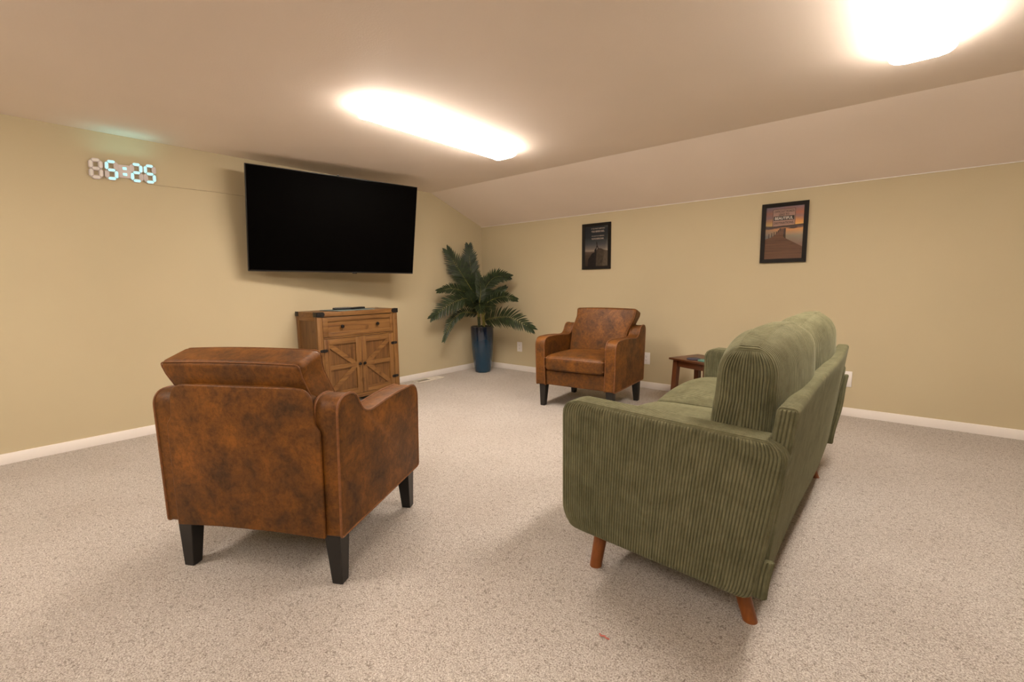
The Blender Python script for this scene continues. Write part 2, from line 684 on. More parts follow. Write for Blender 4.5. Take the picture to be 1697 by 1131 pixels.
# ================================================================== television
def television():
    t = thing('television', 'large black wall-mounted flat television tilted down, switched off', 'television',
              (0.342, -2.111, 1.5455))
    t.rotation_euler = (math.radians(-0.62), math.radians(10.58), math.radians(-12.26))
    w, h = 1.40, 0.802
    box('casing', (-0.028, -w / 2, -h / 2), (-0.001, w / 2, h / 2), M_TVBODY, t, 0.003)
    box('back_housing', (-0.062, -w * 0.36, -h * 0.42), (-0.027, w * 0.36, h * 0.18), M_TVBODY, t, 0.012)
    box('screen', (-0.002, -w / 2 + 0.006, -h / 2 + 0.012), (0.0005, w / 2 - 0.006, h / 2 - 0.006), M_SCREEN, t, 0.0004)
    box('logo_tab', (-0.004, 0.115, -h / 2 - 0.006), (0.003, 0.155, -h / 2 + 0.006), M_TVBODY, t, 0.001)
    o = box('logo', (0.003, 0.128, -h / 2 - 0.001), (0.0035, 0.142, -h / 2 + 0.002), M_BUTTON, t, 0.0)
    box('sensor', (-0.012, -0.028, h / 2 - 0.002), (0.0, -0.012, h / 2 + 0.010), M_TVBODY, t, 0.003)
    # articulated wall bracket, built in the television's own frame
    inv = (Euler(t.rotation_euler).to_matrix().to_4x4())
    inv = Matrix.Translation(t.location) @ inv
    inv = inv.inverted()
    L = lambda x, y, z: inv @ Vector((x, y, z))
    bm = bmesh.new()
    box_bm(bm, (-0.075, -0.22, -0.2), (-0.060, 0.22, 0.2), 0.003)
    tube_bm(bm, [(-0.07, 0, 0), L(0.14, -2.02, 1.54), L(0.03, -2.12, 1.54)], 0.016, 8)
    a = L(0.001, -2.12, 1.54)
    pts = [L(0.0005, -2.20, 1.40), L(0.0005, -2.04, 1.40), L(0.0005, -2.04, 1.68), L(0.0005, -2.20, 1.68)]
    q0 = [bm.verts.new(p) for p in pts]
    q1 = [bm.verts.new(L(0.03, y, z)) for y, z in ((-2.20, 1.40), (-2.04, 1.40), (-2.04, 1.68), (-2.20, 1.68))]
    bm.faces.new(q0)
    bm.faces.new(list(reversed(q1)))
    for i in range(4):
        bm.faces.new((q0[i], q0[(i + 1) % 4], q1[(i + 1) % 4], q1[i]))
    obj('wall_bracket', bm, M_TVBODY, t)
    return t


television()

# ================================================================== wall clock
SEG = {  # which of the seven segments light
    '8': 'abcdefg', '5': 'afgcd', '2': 'abged'}


def seg_poly(k, w, h, s, g=0.0):
    """hexagonal outline of segment k in a digit of w x h, stroke s"""
    hw, hh = w / 2 - s / 2, h / 2 - s / 2
    P = {'a': ((-hw, hh), (hw, hh)), 'g': ((-hw, 0), (hw, 0)), 'd': ((-hw, -hh), (hw, -hh)),
         'b': ((hw, hh), (hw, 0)), 'c': ((hw, 0), (hw, -hh)), 'f': ((-hw, hh), (-hw, 0)), 'e': ((-hw, 0), (-hw, -hh))}[k]
    (x0, y0), (x1, y1) = P
    L = math.hypot(x1 - x0, y1 - y0)
    dx, dy = (x1 - x0) / L, (y1 - y0) / L
    nx, ny = -dy, dx
    q = s / 2 - g
    e = g * 1.4
    pts = [(0 + e, 0), (q + e * 0.7, q), (L - q - e * 0.7, q), (L - e, 0), (L - q - e * 0.7, -q), (q + e * 0.7, -q)]
    return [(x0 + dx * u + nx * v, y0 + dy * u + ny * v) for u, v in pts]


def clock():
    t = thing('wall_clock', 'digital wall clock with glowing cyan numerals reading 5:25, left of the television', 'clock',
              (0.0, -3.47, 1.812), (math.radians(2.4), 0, 0))
    sh = 0.07
    W = 0.36
    cs = [(-W / 2 + 0.041, '8', False), (-W / 2 + 0.119, '5', True), (-W / 2 + 0.2505, '2', True), (-W / 2 + 0.3235, '5', True)]
    w, h, s = 0.0685, 0.127, 0.0205
    bm = bmesh.new()
    box_bm(bm, (0.0, -W / 2 + 0.146, -0.042), (0.014, -W / 2 + 0.224, 0.042), 0.003)
    obj('colon_plate', bm, M_CLOCKBODY, t)
    for cx, d, lit in cs:
        bm = bmesh.new()
        for k in 'abcdefg':
            pts = seg_poly(k, w, h, s, -0.0015)
            pts = [(cx + u + sh * v, v) for u, v in pts]
            prism_bm(bm, pts, 0, 0.0, 0.016)
        dg = obj('digit', bm, M_CLOCKBODY, t, sm=False)
        for k in ('abcdefg' if not lit else SEG[d]):
            bm = bmesh.new()
            pts = seg_poly(k, w, h, s, 0.0035)
            pts = [(cx + u + sh * v, v) for u, v in pts]
            prism_bm(bm, pts, 0, 0.0155, 0.0185)
            obj('segment', bm, M_LED if lit else M_WHITEPL, dg, sm=False)
    for z in (-0.019, 0.019):
        bm = bmesh.new()
        box_bm(bm, (0.013, -W / 2 + 0.177 + sh * z, z - 0.008), (0.0165, -W / 2 + 0.198 + sh * z, z + 0.008), 0.002)
        obj('colon_dot', bm, M_LED, t)
    # added area lamp over the clock, standing in for its cyan spill on the ceiling
    for o in t.children:
        if o.name.startswith('digit'):
            pass
    ld = bpy.data.lights.new('added_clock_glow', 'AREA')
    ld.shape = 'RECTANGLE'
    ld.size = 0.30
    ld.size_y = 0.03
    ld.energy = 0.10
    ld.color = (0.25, 1.0, 0.95)
    lo = bpy.data.objects.new('added_clock_glow', ld)
    COL.objects.link(lo)
    lo.parent = t
    lo.location = (0.075, 0.02, 0.075)
    ld.spread = math.radians(150)
    lo.rotation_euler = (PI, 0, math.radians(90))
    return t


clock()
bm = bmesh.new()
tube_bm(bm, catmull([(0.004, -3.305, 1.752), (0.004, -3.15, 1.7545), (0.004, -2.95, 1.756), (0.004, -2.72, 1.755), (0.004, -2.45, 1.75), (0.004, -2.36, 1.70)], 6), 0.0035, 6)
tag(obj('clock_cord', bm, M_CABLE), 'thin tan power cord running along wall from the clock to the television', 'cord')


# ================================================================== framed prints
def text_mesh(body, size, xs=1.0, bold=0.0, shear=0.0):
    cu = bpy.data.curves.new('txt', 'FONT')
    cu.body = body
    cu.size = 1.0
    cu.align_x = 'CENTER'
    cu.align_y = 'CENTER'
    cu.offset = bold
    cu.extrude = 0.0
    cu.shear = shear
    cu.resolution_u = 3
    o = bpy.data.objects.new('txt', cu)
    COL.objects.link(o)
    bpy.context.view_layer.update()
    me = bpy.data.meshes.new_from_object(o)
    bpy.data.objects.remove(o)
    for v in me.vertices:
        v.co.x *= xs
    return me


def lettering(name, body, height, width, u, v, d, m, parent, bold=0.0, shear=0.0):
    """flat letters on the print: centre (u,v), cap height, total width; face -y at depth d"""
    me = text_mesh(body, height * 1.4, 1.0, bold, shear)
    xs = [p.co.x for p in me.vertices]
    ys = [p.co.y for p in me.vertices]
    sx = width / (max(xs) - min(xs))
    sy = height / (max(ys) - min(ys))
    cx, cy = (max(xs) + min(xs)) / 2, (max(ys) + min(ys)) / 2
    for p in me.vertices:
        x, y = (p.co.x - cx) * sx, (p.co.y - cy) * sy
        p.co = (u + x, d, v + y)
    return _link(name, me, m, parent, False, 40)


def flat(name, pts, d, m, parent):
    bm = bmesh.new()
    vs = [bm.verts.new((u, d, v)) for u, v in pts]
    bm.faces.new(vs)
    o = obj(name, bm, m, parent, sm=False)
    return o


def frame(name, label, x0, x1, z0, z1, fw):
    cx, cz = (x0 + x1) / 2, (z0 + z1) / 2
    t = thing(name, label, 'picture', (cx, 0, cz))
    w, h = (x1 - x0) / 2, (z1 - z0) / 2
    bm = bmesh.new()
    o_ = [(-w, -h), (w, -h), (w, h), (-w, h)]
    i_ = [(-w + fw, -h + fw), (w - fw, -h + fw), (w - fw, h - fw), (-w + fw, h - fw)]
    vo = [[bm.verts.new((u, d, v)) for u, v in o_] for d in (-0.0005, -0.018)]
    vi = [[bm.verts.new((u, d, v)) for u, v in i_] for d in (-0.0005, -0.014)]
    for k in range(4):
        j = (k + 1) % 4
        bm.faces.new((vo[1][k], vo[1][j], vi[1][j], vi[1][k]))
        bm.faces.new((vo[0][k], vo[0][j], vo[1][j], vo[1][k]))
        bm.faces.new((vi[0][k], vi[0][j], vi[1][j], vi[1][k]))
        bm.faces.new((vo[0][k], vo[0][j], vi[0][j], vi[0][k]))
    obj('frame_moulding', bm, M_FRAMEBLK, t, sm=False)
    box('glass_pane', (-w + fw - 0.001, -0.0105, -h + fw - 0.001), (w - fw + 0.001, -0.009, h - fw + 0.001), M_GLASS, t, 0)
    return t, w - fw, h - fw


def print_mat(name, stops, streak=0.0, z0=-0.2, z1=0.2, dist=0.04, horiz=None):
    m, nt, b = mat(name, (0.1, 0.1, 0.1, 1), 0.5, 0, 0.3)
    v = texco(nt)
    sp = N(nt, 'ShaderNodeSeparateXYZ')
    nt.links.new(v, sp.inputs[0])
    mr = N(nt, 'ShaderNodeMapRange')
    mr.inputs[1].default_value = z0
    mr.inputs[2].default_value = z1
    nt.links.new(sp.outputs['Z'], mr.inputs[0])
    nz = noise(nt, texco(nt, (6, 6, 22)), 1.6, 4)
    ma = N(nt, 'ShaderNodeMath', operation='MULTIPLY_ADD')
    sb = N(nt, 'ShaderNodeMath', operation='SUBTRACT')
    nt.links.new(nz, sb.inputs[0])
    sb.inputs[1].default_value = 0.5
    nt.links.new(sb.outputs[0], ma.inputs[0])
    ma.inputs[1].default_value = dist
    nt.links.new(mr.outputs[0], ma.inputs[2])
    c = ramp(nt, ma.outputs[0], stops)
    if horiz:
        mr2 = N(nt, 'ShaderNodeMapRange')
        mr2.inputs[1].default_value = -0.11
        mr2.inputs[2].default_value = 0.11
        nt.links.new(sp.outputs['X'], mr2.inputs[0])
        c2 = ramp(nt, mr2.outputs[0], horiz)
        c = mix(nt, 0.8, c, c2, 'MULTIPLY')
    nt.links.new(c, b.inputs['Base Color'])
    return m


# poster near the corner: climbers on two peaks under a dusk sky
t, w, h = frame('framed_poster', 'small black-framed dark poster of two climbers on peaks, nearer the room corner', 1.457, 1.784, 1.1765, 1.6395, 0.030)
PM1 = print_mat('poster_dusk', [(0.0, (0.045, 0.028, 0.018, 1)), (0.28, (0.085, 0.055, 0.038, 1)), (0.36, (0.13, 0.09, 0.065, 1)), (0.39, (0.36, 0.29, 0.22, 1)),
                                (0.45, (0.20, 0.17, 0.145, 1)), (0.55, (0.085, 0.085, 0.085, 1)), (0.72, (0.030, 0.036, 0.040, 1)), (1.0, (0.020, 0.025, 0.030, 1))], z0=-h, z1=h)
M_DARKROCK = simple('poster_rock', (0.014, 0.010, 0.008, 1), 0.5, 0, 0.3, 0.4, 60)
M_LIGHTROCK = simple('poster_hill', (0.075, 0.052, 0.034, 1), 0.5, 0, 0.3, 0.3, 40)
M_LETTER = simple('poster_cream_ink', (0.52, 0.42, 0.34, 1), 0.5, 0, 0.3, 0.03)
M_INKBLK = simple('poster_black_ink', (0.014, 0.010, 0.009, 1), 0.5, 0, 0.3, 0.05)
pr = box('print', (-w, -0.006, -h), (w, -0.004, h), PM1, t, 0)
flat('hill', [(w, -h), (w, -0.048), (0.085, -0.038), (0.05, -0.022), (0.02, -0.020), (-0.01, -0.05), (-0.02, -h)], -0.0066, M_LIGHTROCK, pr)
flat('peak', [(-0.10, -h), (-0.095, -0.13), (-0.075, -0.105), (-0.05, -0.07), (-0.02, -0.06), (-0.005, -0.035), (0.002, -0.06), (-0.002, -0.12), (-0.005, -h)], -0.0070, M_DARKROCK, pr)
# climber reaching a hand down to the one below
flat('climber', [(-0.020, -0.062), (-0.022, -0.038), (-0.012, -0.025), (-0.004, -0.018), (0.004, 0.010), (0.000, 0.035), (0.004, 0.052), (0.009, 0.040),
                 (0.012, 0.010), (0.022, -0.012), (0.030, -0.030), (0.024, -0.032), (0.014, -0.014), (0.006, -0.006), (0.002, -0.030), (0.000, -0.052), (-0.006, -0.066)], -0.0074, M_DARKROCK, pr)
lettering('lettering', 'IF YOU WANT SOMETHING', 0.014, 0.155, 0.018, 0.178, -0.0068, M_LETTER, pr, 0.012)
lettering('lettering', 'YOU NEVER HAD,', 0.022, 0.150, 0.016, 0.148, -0.0068, M_LETTER, pr, 0.03)
lettering('lettering', 'YOU HAVE TO DO SOMETHING', 0.011, 0.145, 0.016, 0.103, -0.0068, M_LETTER, pr, 0.012)
lettering('lettering', "YOU'VE NEVER DONE.", 0.017, 0.142, 0.014, 0.076, -0.0068, M_LETTER, pr, 0.03)

# poster behind the sofa: pier in a sunset
t, w, h = frame('framed_poster', 'black-framed orange sunset pier poster hanging behind the green sofa', 3.1435, 3.4665, 1.176, 1.643, 0.030)
PM2 = print_mat('poster_sunset', [(0.0, (0.30, 0.10, 0.05, 1)), (0.30, (0.30, 0.20, 0.16, 1)), (0.44, (0.36, 0.33, 0.24, 1)), (0.57, (0.80, 0.40, 0.15, 1)), (0.60, (0.085, 0.05, 0.06, 1)),
                                  (0.63, (0.10, 0.07, 0.08, 1)), (0.645, (0.95, 0.58, 0.16, 1)), (0.72, (0.80, 0.36, 0.11, 1)), (0.80, (0.36, 0.20, 0.18, 1)), (0.88, (0.50, 0.18, 0.10, 1)),
                                  (1.0, (0.24, 0.18, 0.22, 1))], z0=-h, z1=h, dist=0.10,
                horiz=[(0.0, (0.42, 0.52, 0.75, 1)), (0.45, (0.85, 0.75, 0.75, 1)), (1.0, (1, 1, 1, 1))])
M_PIER = wood('poster_pier', (0.20, 0.085, 0.045, 1), (0.07, 0.028, 0.018, 1), 0, 0.5, False, 60.0)
M_POST = simple('poster_posts', (0.050, 0.028, 0.022, 1), 0.5, 0, 0.3, 0.2, 60)
M_PANEL = simple('poster_panel', (0.42, 0.25, 0.20, 1), 0.5, 0, 0.3, 0.1, 9)
pr = box('print', (-w, -0.006, -h), (w, -0.004, h), PM2, t, 0)
flat('shoreline', [(-w, 0.042), (0.0, 0.044), (w, 0.052), (w, 0.062), (0.02, 0.056), (-w, 0.055)], -0.0064, M_POST, pr)
flat('island', [(0.03, 0.032), (0.05, 0.040), (0.085, 0.042), (0.095, 0.034), (0.07, 0.028)], -0.0064, M_POST, pr)
flat('pier_deck', [(-w, -h), (w, -h), (w, -0.115), (0.065, -0.075), (0.015, -0.045), (0.010, 0.035), (-0.030, 0.035), (-0.055, -0.005), (-0.085, -0.030), (-w, -0.045)], -0.0066, M_PIER, pr)
flat('pier_side', [(-0.004, -0.03), (0.012, -0.046), (0.013, 0.036), (0.000, 0.036)], -0.0070, M_POST, pr)
for px, pz, ph in ((-0.105, -0.033, 0.030), (-0.085, -0.024, 0.028), (-0.068, -0.014, 0.024), (-0.052, -0.004, 0.018), (-0.040, 0.008, 0.014), (-0.026, 0.022, 0.016)):
    flat('pier_post', [(px - 0.003, pz - 0.006), (px + 0.003, pz - 0.006), (px + 0.003, pz + ph), (px - 0.003, pz + ph)], -0.0072, M_POST, pr)
# ruled box with the four lines of lettering
flat('text_panel', [(-0.082, 0.052), (0.072, 0.060), (0.072, 0.186), (-0.082, 0.182)], -0.0068, M_PANEL, pr)
bm = bmesh.new()
for a, b in (((-0.084, 0.050), (0.074, 0.053)), ((-0.084, 0.183), (0.074, 0.186)), ((-0.084, 0.050), (-0.081, 0.186)), ((0.071, 0.050), (0.074, 0.186))):
    box_bm(bm, (a[0], -0.0074, a[1]), (b[0], -0.0069, b[1]))
obj('ruled_border', bm, M_INKBLK, pr, sm=False)
flat('black_band', [(-0.077, 0.098), (0.067, 0.098), (0.067, 0.131), (-0.077, 0.131)], -0.0072, M_INKBLK, pr)
M_LETTER2 = simple('poster_white_ink', (0.74, 0.68, 0.60, 1), 0.5, 0, 0.3, 0.03)
lettering('lettering', 'DIFFICULT ROADS', 0.017, 0.138, -0.004, 0.167, -0.0072, M_INKBLK, pr, 0.018)
lettering('lettering', 'LEAD TO', 0.017, 0.070, -0.005, 0.143, -0.0072, M_INKBLK, pr, 0.018)
lettering('lettering', 'BEAUTIFUL', 0.022, 0.126, -0.005, 0.1145, -0.0076, M_LETTER2, pr, 0.03)
lettering('lettering', 'DESTINATIONS.', 0.017, 0.138, -0.004, 0.078, -0.0072, M_INKBLK, pr, 0.018)


# ================================================================== outlets and vent
def outlet(x, z, label, kind='duplex'):
    t = thing('wall_outlet', label, 'outlet', (x, 0, z))
    box('cover_plate', (-0.0375, -0.006, -0.058), (0.0375, 0, 0.058), M_WHITEPL, t, 0.003)
    if kind == 'duplex':
        for s in (-1, 1):
            bm = bmesh.new()
            pts = [(0.017 * math.cos(a), 0.0145 * max(-0.85, min(0.85, math.sin(a))) + s * 0.0195) for a in [2 * PI * k / 20 for k in range(20)]]
            prism_bm(bm, pts, 1, -0.0085, -0.005)
            r = obj('socket', bm, M_WHITEPL, t, sm=False)
            bm = bmesh.new()
            for dx, hh in ((-0.0065, 0.0045), (0.0065, 0.0035)):
                box_bm(bm, (dx - 0.0012, -0.0089, s * 0.0195 - hh + 0.002), (dx + 0.0012, -0.0080, s * 0.0195 + hh + 0.002))
            box_bm(bm, (-0.002, -0.0089, s * 0.0195 - 0.010), (0.002, -0.0080, s * 0.0195 - 0.006))
            obj('slots', bm, M_SLOT, r, sm=False)
    return t


outlet(0.592, 0.289, 'white duplex wall outlet beside the potted palm, left of the far armchair')
outlet(2.183, 0.296, 'white duplex wall outlet partly hidden by the far armchair')
t = thing('coax_wall_plate', 'white wall plate with brass cable connector, behind the far end of sofa', 'wall plate', (3.774, 0, 0.283))
box('cover_plate', (-0.0375, -0.006, -0.060), (0.0375, 0, 0.060), M_WHITEPL, t, 0.003)
bm = bmesh.new()
tube_bm(bm, [(-0.004, -0.005, 0.006), (-0.004, -0.030, 0.006)], 0.0065, 10)
tube_bm(bm, [(-0.004, -0.012, 0.006), (-0.004, -0.020, 0.006)], 0.0105, 6)
obj('connector', bm, M_BRASS, t)

t = thing('floor_vent', 'beige metal floor register in carpet by the left wall', 'vent', (0.115, -1.015, 0.0), (0, 0, math.radians(-1.5)))
bm = bmesh.new()
hx, hy = 0.062, 0.180
# rim
for lo, hi in (((-hx, -hy), (hx, -hy + 0.018)), ((-hx, hy - 0.018), (hx, hy)), ((-hx, -hy), (-hx + 0.020, hy)), ((hx - 0.020, -hy), (hx, hy))):
    box_bm(bm, (lo[0], lo[1], 0.0), (hi[0], hi[1], 0.007), 0.002)
obj('rim', bm, M_VENT, t)
box('duct', (-hx + 0.01, -hy + 0.01, 0.0002), (hx - 0.01, hy - 0.01, 0.0012), M_SLOT, t, 0)
bm = bmesh.new()
for k in range(26):
    y = -hy + 0.022 + k * (2 * hy - 0.044) / 25
    r = Matrix.Rotation(math.radians(-62 if k < 13 else 38), 3, 'X')
    box_bm(bm, (-hx + 0.018, y - 0.0045, 0.0038), (hx - 0.018, y + 0.0045, 0.0050), 0, 2, r)
obj('louvres', bm, M_VENT, t, sm=False)
box('divider', (-hx + 0.018, -0.006, 0.001), (hx - 0.018, 0.006, 0.0075), M_VENT, t, 0.001)


# ================================================================== farmhouse cabinet
def cabinet():
    W, D, H = 0.795, 0.36, 0.82
    t = thing('accent_cabinet', 'rustic oak cabinet with X-braced barn doors against wall under the television', 'cabinet', (0.195, -1.9875, 0))
    x1 = D / 2          # front face
    x0 = -D / 2
    y0, y1 = -W / 2, W / 2
    zt = H - 0.040
    pw = 0.046
    # corner posts, one frame
    for (yy, xx) in ((y0, x1 - pw), (y1 - pw, x1 - pw), (y0, x0), (y1 - pw, x0)):
        box('corner_post', (xx, yy, 0), (xx + pw, yy + pw, zt), M_OAK_V, t, 0.002)
    for yy in (y0 + 0.008, y1 - 0.020):
        box('side_panel', (x0 + pw, yy, 0.05), (x1 - pw, yy + 0.012, zt), M_OAK_PANEL, t, 0)
    for yy in (y0 + 0.001, y1 - 0.021):
        for z_, z__ in ((0.03, 0.085), (zt - 0.035, zt)):
            box('side_rail', (x0 + pw, yy, z_), (x1 - pw, yy + 0.020, z__), M_OAK_X, t, 0.001)
    box('back_panel', (x0 + 0.004, y0 + pw, 0.04), (x0 + 0.012, y1 - pw, zt), M_OAK_PANEL, t, 0)
    box('carcass', (x0 + 0.02, y0 + pw * 0.5, 0.06), (x1 - 0.028, y1 - pw * 0.5, zt - 0.002), M_SLOT, t, 0)
    box('cabinet_top', (x0 - 0.004, y0 - 0.004, zt), (x1 + 0.006, y1 + 0.004, H), M_OAK_H, t, 0.003)
    # scalloped apron
    bm = bmesh.new()
    ya, yb = y0 + pw, y1 - pw
    pts = [(ya, 0.076), (ya, 0.028), (ya + 0.05, 0.028), (ya + 0.09, 0.040), (yb - 0.09, 0.040), (yb - 0.05, 0.028), (yb, 0.028), (yb, 0.076)]
    prism_bm(bm, pts, 0, x1 - 0.022, x1 - 0.002, 0.001, 1)
    obj('apron', bm, M_OAK_H, t)
    box('cross_rail', (x1 - 0.024, ya, 0.592), (x1 - 0.006, yb, 0.604), M_OAK_H, t, 0.001)
    # corner irons on the top board
    def iron(name, ys, xs, both):
        bm = bmesh.new()
        L = 0.052
        zlo, zhi = zt + 0.001, H + 0.0012
        # front leg of the bracket
        if both:
            sy = 1 if ys < 0 else -1
            yy = y0 - 0.0055 if ys < 0 else y1 + 0.0055
            a, b = sorted((yy, yy + sy * (L + 0.010)))
            pts = []
            zc = (zlo + zhi) / 2
            r = (zhi - zlo) / 2
            end = yy + sy * L
            arc = [(end + sy * r * math.cos(q), zc + r * math.sin(q)) for q in [PI / 2 - k * PI / 8 for k in range(9)]]
            pts = [(yy, zlo), (yy, zhi)] + arc
            prism_bm(bm, pts, 0, x1 + 0.0055, x1 + 0.008)
            box_bm(bm, (x1 - L, min(yy, yy + sy * 0.002), zlo), (x1 + 0.008, max(yy, yy + sy * 0.002), zhi))
            box_bm(bm, (x1 - 0.006, min(yy, yy + sy * 0.020), H), (x1 + 0.008, max(yy, yy + sy * 0.020), H + 0.0012))
            for k in range(2):
                vs = bmesh.ops.create_uvsphere(bm, u_segments=8, v_segments=5, radius=0.0045)['verts']
                for v in vs:
                    v.co = Vector((v.co.x * 0.5 + x1 + 0.008, v.co.y + yy + sy * (0.018 + 0.026 * k), v.co.z + zc))
        else:
            yy = y0 - 0.0055 if ys < 0 else y1 + 0.0055
            box_bm(bm, (x0 - 0.0052, min(yy, yy + 0.002), zlo), (x0 + L, max(yy, yy + 0.002), zhi), 0.001)
        return obj(name, bm, M_IRON, t)
    iron('corner_iron', -1, 1, True)
    iron('corner_iron', 1, 1, True)
    iron('corner_iron', -1, -1, False)
    iron('corner_iron', 1, -1, False)
    # drawer
    xf = x1 - 0.002
    da, db, dz0, dz1 = ya + 0.003, yb - 0.003, 0.607, zt - 0.006
    bm = bmesh.new()
    fw = 0.036
    box_bm(bm, (xf - 0.020, da, dz0), (xf, da + 0.045, dz1), 0.001)
    box_bm(bm, (xf - 0.020, db - 0.030, dz0), (xf, db, dz1), 0.001)
    box_bm(bm, (xf - 0.020, da + 0.045, dz0), (xf - 0.0002, db - 0.030, dz0 + fw), 0.001)
    box_bm(bm, (xf - 0.020, da + 0.045, dz1 - fw), (xf - 0.0002, db - 0.030, dz1), 0.001)
    box_bm(bm, (xf - 0.020, da + 0.04, dz0 + 0.02), (xf - 0.009, db - 0.025, dz1 - 0.02), 0)
    dr = obj('drawer', bm, M_OAK_H, t)

    def knob(y, z, parent, r=0.0165):
        bm = bmesh.new()
        prof = [(0.006, 0.0), (0.006, 0.010), (r * 0.8, 0.013), (r, 0.019), (r * 0.85, 0.026), (r * 0.4, 0.029), (0.0005, 0.0295)]
        lathe_bm(bm, prof, 18)
        for v in bm.verts:
            v.co = Vector((xf - 0.010 + v.co.z, y + v.co.x, z + v.co.y))
        return obj('knob', bm, M_KNOB, parent)
    knob(-0.175, (dz0 + dz1) / 2, dr)
    knob(0.175, (dz0 + dz1) / 2, dr)
    # barn doors
    z0, z1 = 0.079, 0.589
    for s in (-1, 1):
        a, b = (ya + 0.003, -0.0015) if s < 0 else (0.0015, yb - 0.003)
        st, rl = 0.050, 0.050
        bm = bmesh.new()
        box_bm(bm, (xf - 0.020, a, z0), (xf, a + st, z1), 0.0012)
        box_bm(bm, (xf - 0.020, b - st, z0), (xf, b, z1), 0.0012)
        door = obj('door', bm, M_OAK_V, t)
        box('door_rail', (xf - 0.020, a + st, z0), (xf - 0.0004, b - st, z0 + rl), M_OAK_H, door, 0.001)
        box('door_rail', (xf - 0.020, a + st, z1 - rl), (xf - 0.0004, b - st, z1), M_OAK_H, door, 0.001)
        box('door_panel', (xf - 0.018, a + st - 0.004, z0 + rl - 0.004), (xf - 0.013, b - st + 0.004, z1 - rl + 0.004), M_OAK_PANEL, door, 0)
        # braces: one level, two slanting, all meeting at the knob side
        zc = (z0 + z1) / 2 + 0.006
        inner = b - st if s < 0 else a + st
        outer = a + st if s < 0 else b - st
        bw = 0.019
        bm = bmesh.new()
        lo, hi = sorted((inner, outer))
        box_bm(bm, (xf - 0.014, lo - 0.001, zc - bw), (xf - 0.0015, hi + 0.001, zc + bw), 0.001)
        for zz in (z1 - rl, z0 + rl):
            p = Vector((outer, zz))
            q = Vector((inner, zc))
            d = (q - p).normalized()
            nrm = Vector((-d.y, d.x)) * bw
            sg = 1 if zz > zc else -1
            # clipped against the door's inner opening
            poly = [p + nrm, p - nrm, q - nrm, q + nrm]
            cl = []
            zmin, zmax = z0 + rl, z1 - rl
            def clip(poly, ax, val, keep_less):
                out = []
                for i in range(len(poly)):
                    A, B = poly[i], poly[(i + 1) % len(poly)]
                    ia = (A[ax] <= val) if keep_less else (A[ax] >= val)
                    ib = (B[ax] <= val) if keep_less else (B[ax] >= val)
                    if ia:
                        out.append(A)
                    if ia != ib:
                        tt = (val - A[ax]) / (B[ax] - A[ax])
                        out.append(A + (B - A) * tt)
                return out
            ext = [p - d * 0.05 + nrm, p - d * 0.05 - nrm, q + d * 0.05 - nrm, q + d * 0.05 + nrm]
            poly = clip(ext, 1, zmax + 0.0005, True)
            poly = clip(poly, 1, zmin - 0.0005, False)
            poly = clip(poly, 0, hi + 0.0005, True)
            poly = clip(poly, 0, lo - 0.0005, False)
            prism_bm(bm, [(v.x, v.y) for v in poly], 0, xf - 0.014, xf - (0.0022 if sg > 0 else 0.0029))
        obj('brace', bm, M_OAK_H, door)
        kz = zc + 0.004
        knob(b - 0.022 if s < 0 else a + 0.022, kz, door, 0.0145)
        # strap hinges over the outer stile
        for hz in (0.495, 0.175):
            bm = bmesh.new()
            yc = (ya if s < 0 else yb)
            r, hl = 0.0125, 0.022
            pts = [(yc + hl + r * math.cos(q), hz + r * math.sin(q)) for q in [-PI / 2 + k * PI / 6 for k in range(7)]] + \
                  [(yc - hl + r * math.cos(q), hz + r * math.sin(q)) for q in [PI / 2 + k * PI / 6 for k in range(7)]]
            prism_bm(bm, pts, 0, xf - 0.0005, xf + 0.0045, 0.001, 1)
            tube_bm(bm, [(xf + 0.005, yc, hz - 0.014), (xf + 0.005, yc, hz + 0.014)], 0.0045, 8)
            obj('hinge', bm, M_IRON, door)
    return t


cabinet()
CT = 0.82
# things on the cabinet
bm = bmesh.new()
box_bm(bm, (-0.14, -0.19, 0.0), (0.14, 0.19, 0.005), 0.0015)
o = tag(obj('placemat', bm, M_MAT), 'flat slate-blue placemat lying on top of the oak cabinet', 'placemat')
o.location = (0.235, -2.02, CT + 0.0013)
o.rotation_euler = (0, 0, math.radians(4))


def remote(L, label, loc, rot):
    t = thing('remote_control', label, 'remote control', loc, rot)
    bm = bmesh.new()
    box_bm(bm, (-0.022, -L / 2, 0), (0.022, L / 2, 0.018), 0.007, 3)
    obj('casing', bm, M_REMOTE, t)
    bm = bmesh.new()
    for i in range(3):
        for j in range(6):
            box_bm(bm, (-0.013 + i * 0.0105, -L * 0.38 + j * L * 0.12, 0.0175), (-0.006 + i * 0.0105, -L * 0.38 + j * L * 0.12 + 0.007, 0.0192), 0.001)
    obj('buttons', bm, M_BUTTON, t)
    return t


remote(0.17, 'black remote control lying on the placemat on oak cabinet, nearer the clock', (0.215, -2.055, CT + 0.0070), (0, 0, math.radians(-14)))
remote(0.15, 'black remote control resting on the placemat on oak cabinet, nearer the potted palm', (0.255, -1.925, CT + 0.0070), (0, 0, math.radians(20)))


# ================================================================== armchairs
def rounded_poly(pts, rad, n=5):
    """round the corners of a 2D polygon; rad: radius per corner"""
    out = []
    m = len(pts)
    for i in range(m):
        p = Vector(pts[i])
        a = Vector(pts[i - 1]) - p
        b = Vector(pts[(i + 1) % m]) - p
        la, lb = a.length, b.length
        a.normalize()
        b.normalize()
        r = rad[i] if isinstance(rad, (list, tuple)) else rad
        if r <= 0:
            out.append(p)
            continue
        d = min(r, la * 0.49, lb * 0.49)
        A, B = p + a * d, p + b * d
        for k in range(n + 1):
            tt = k / n
            out.append(A * (1 - tt) ** 2 + p * 2 * tt * (1 - tt) + B * tt ** 2)
    return [(v.x, v.y) for v in out]


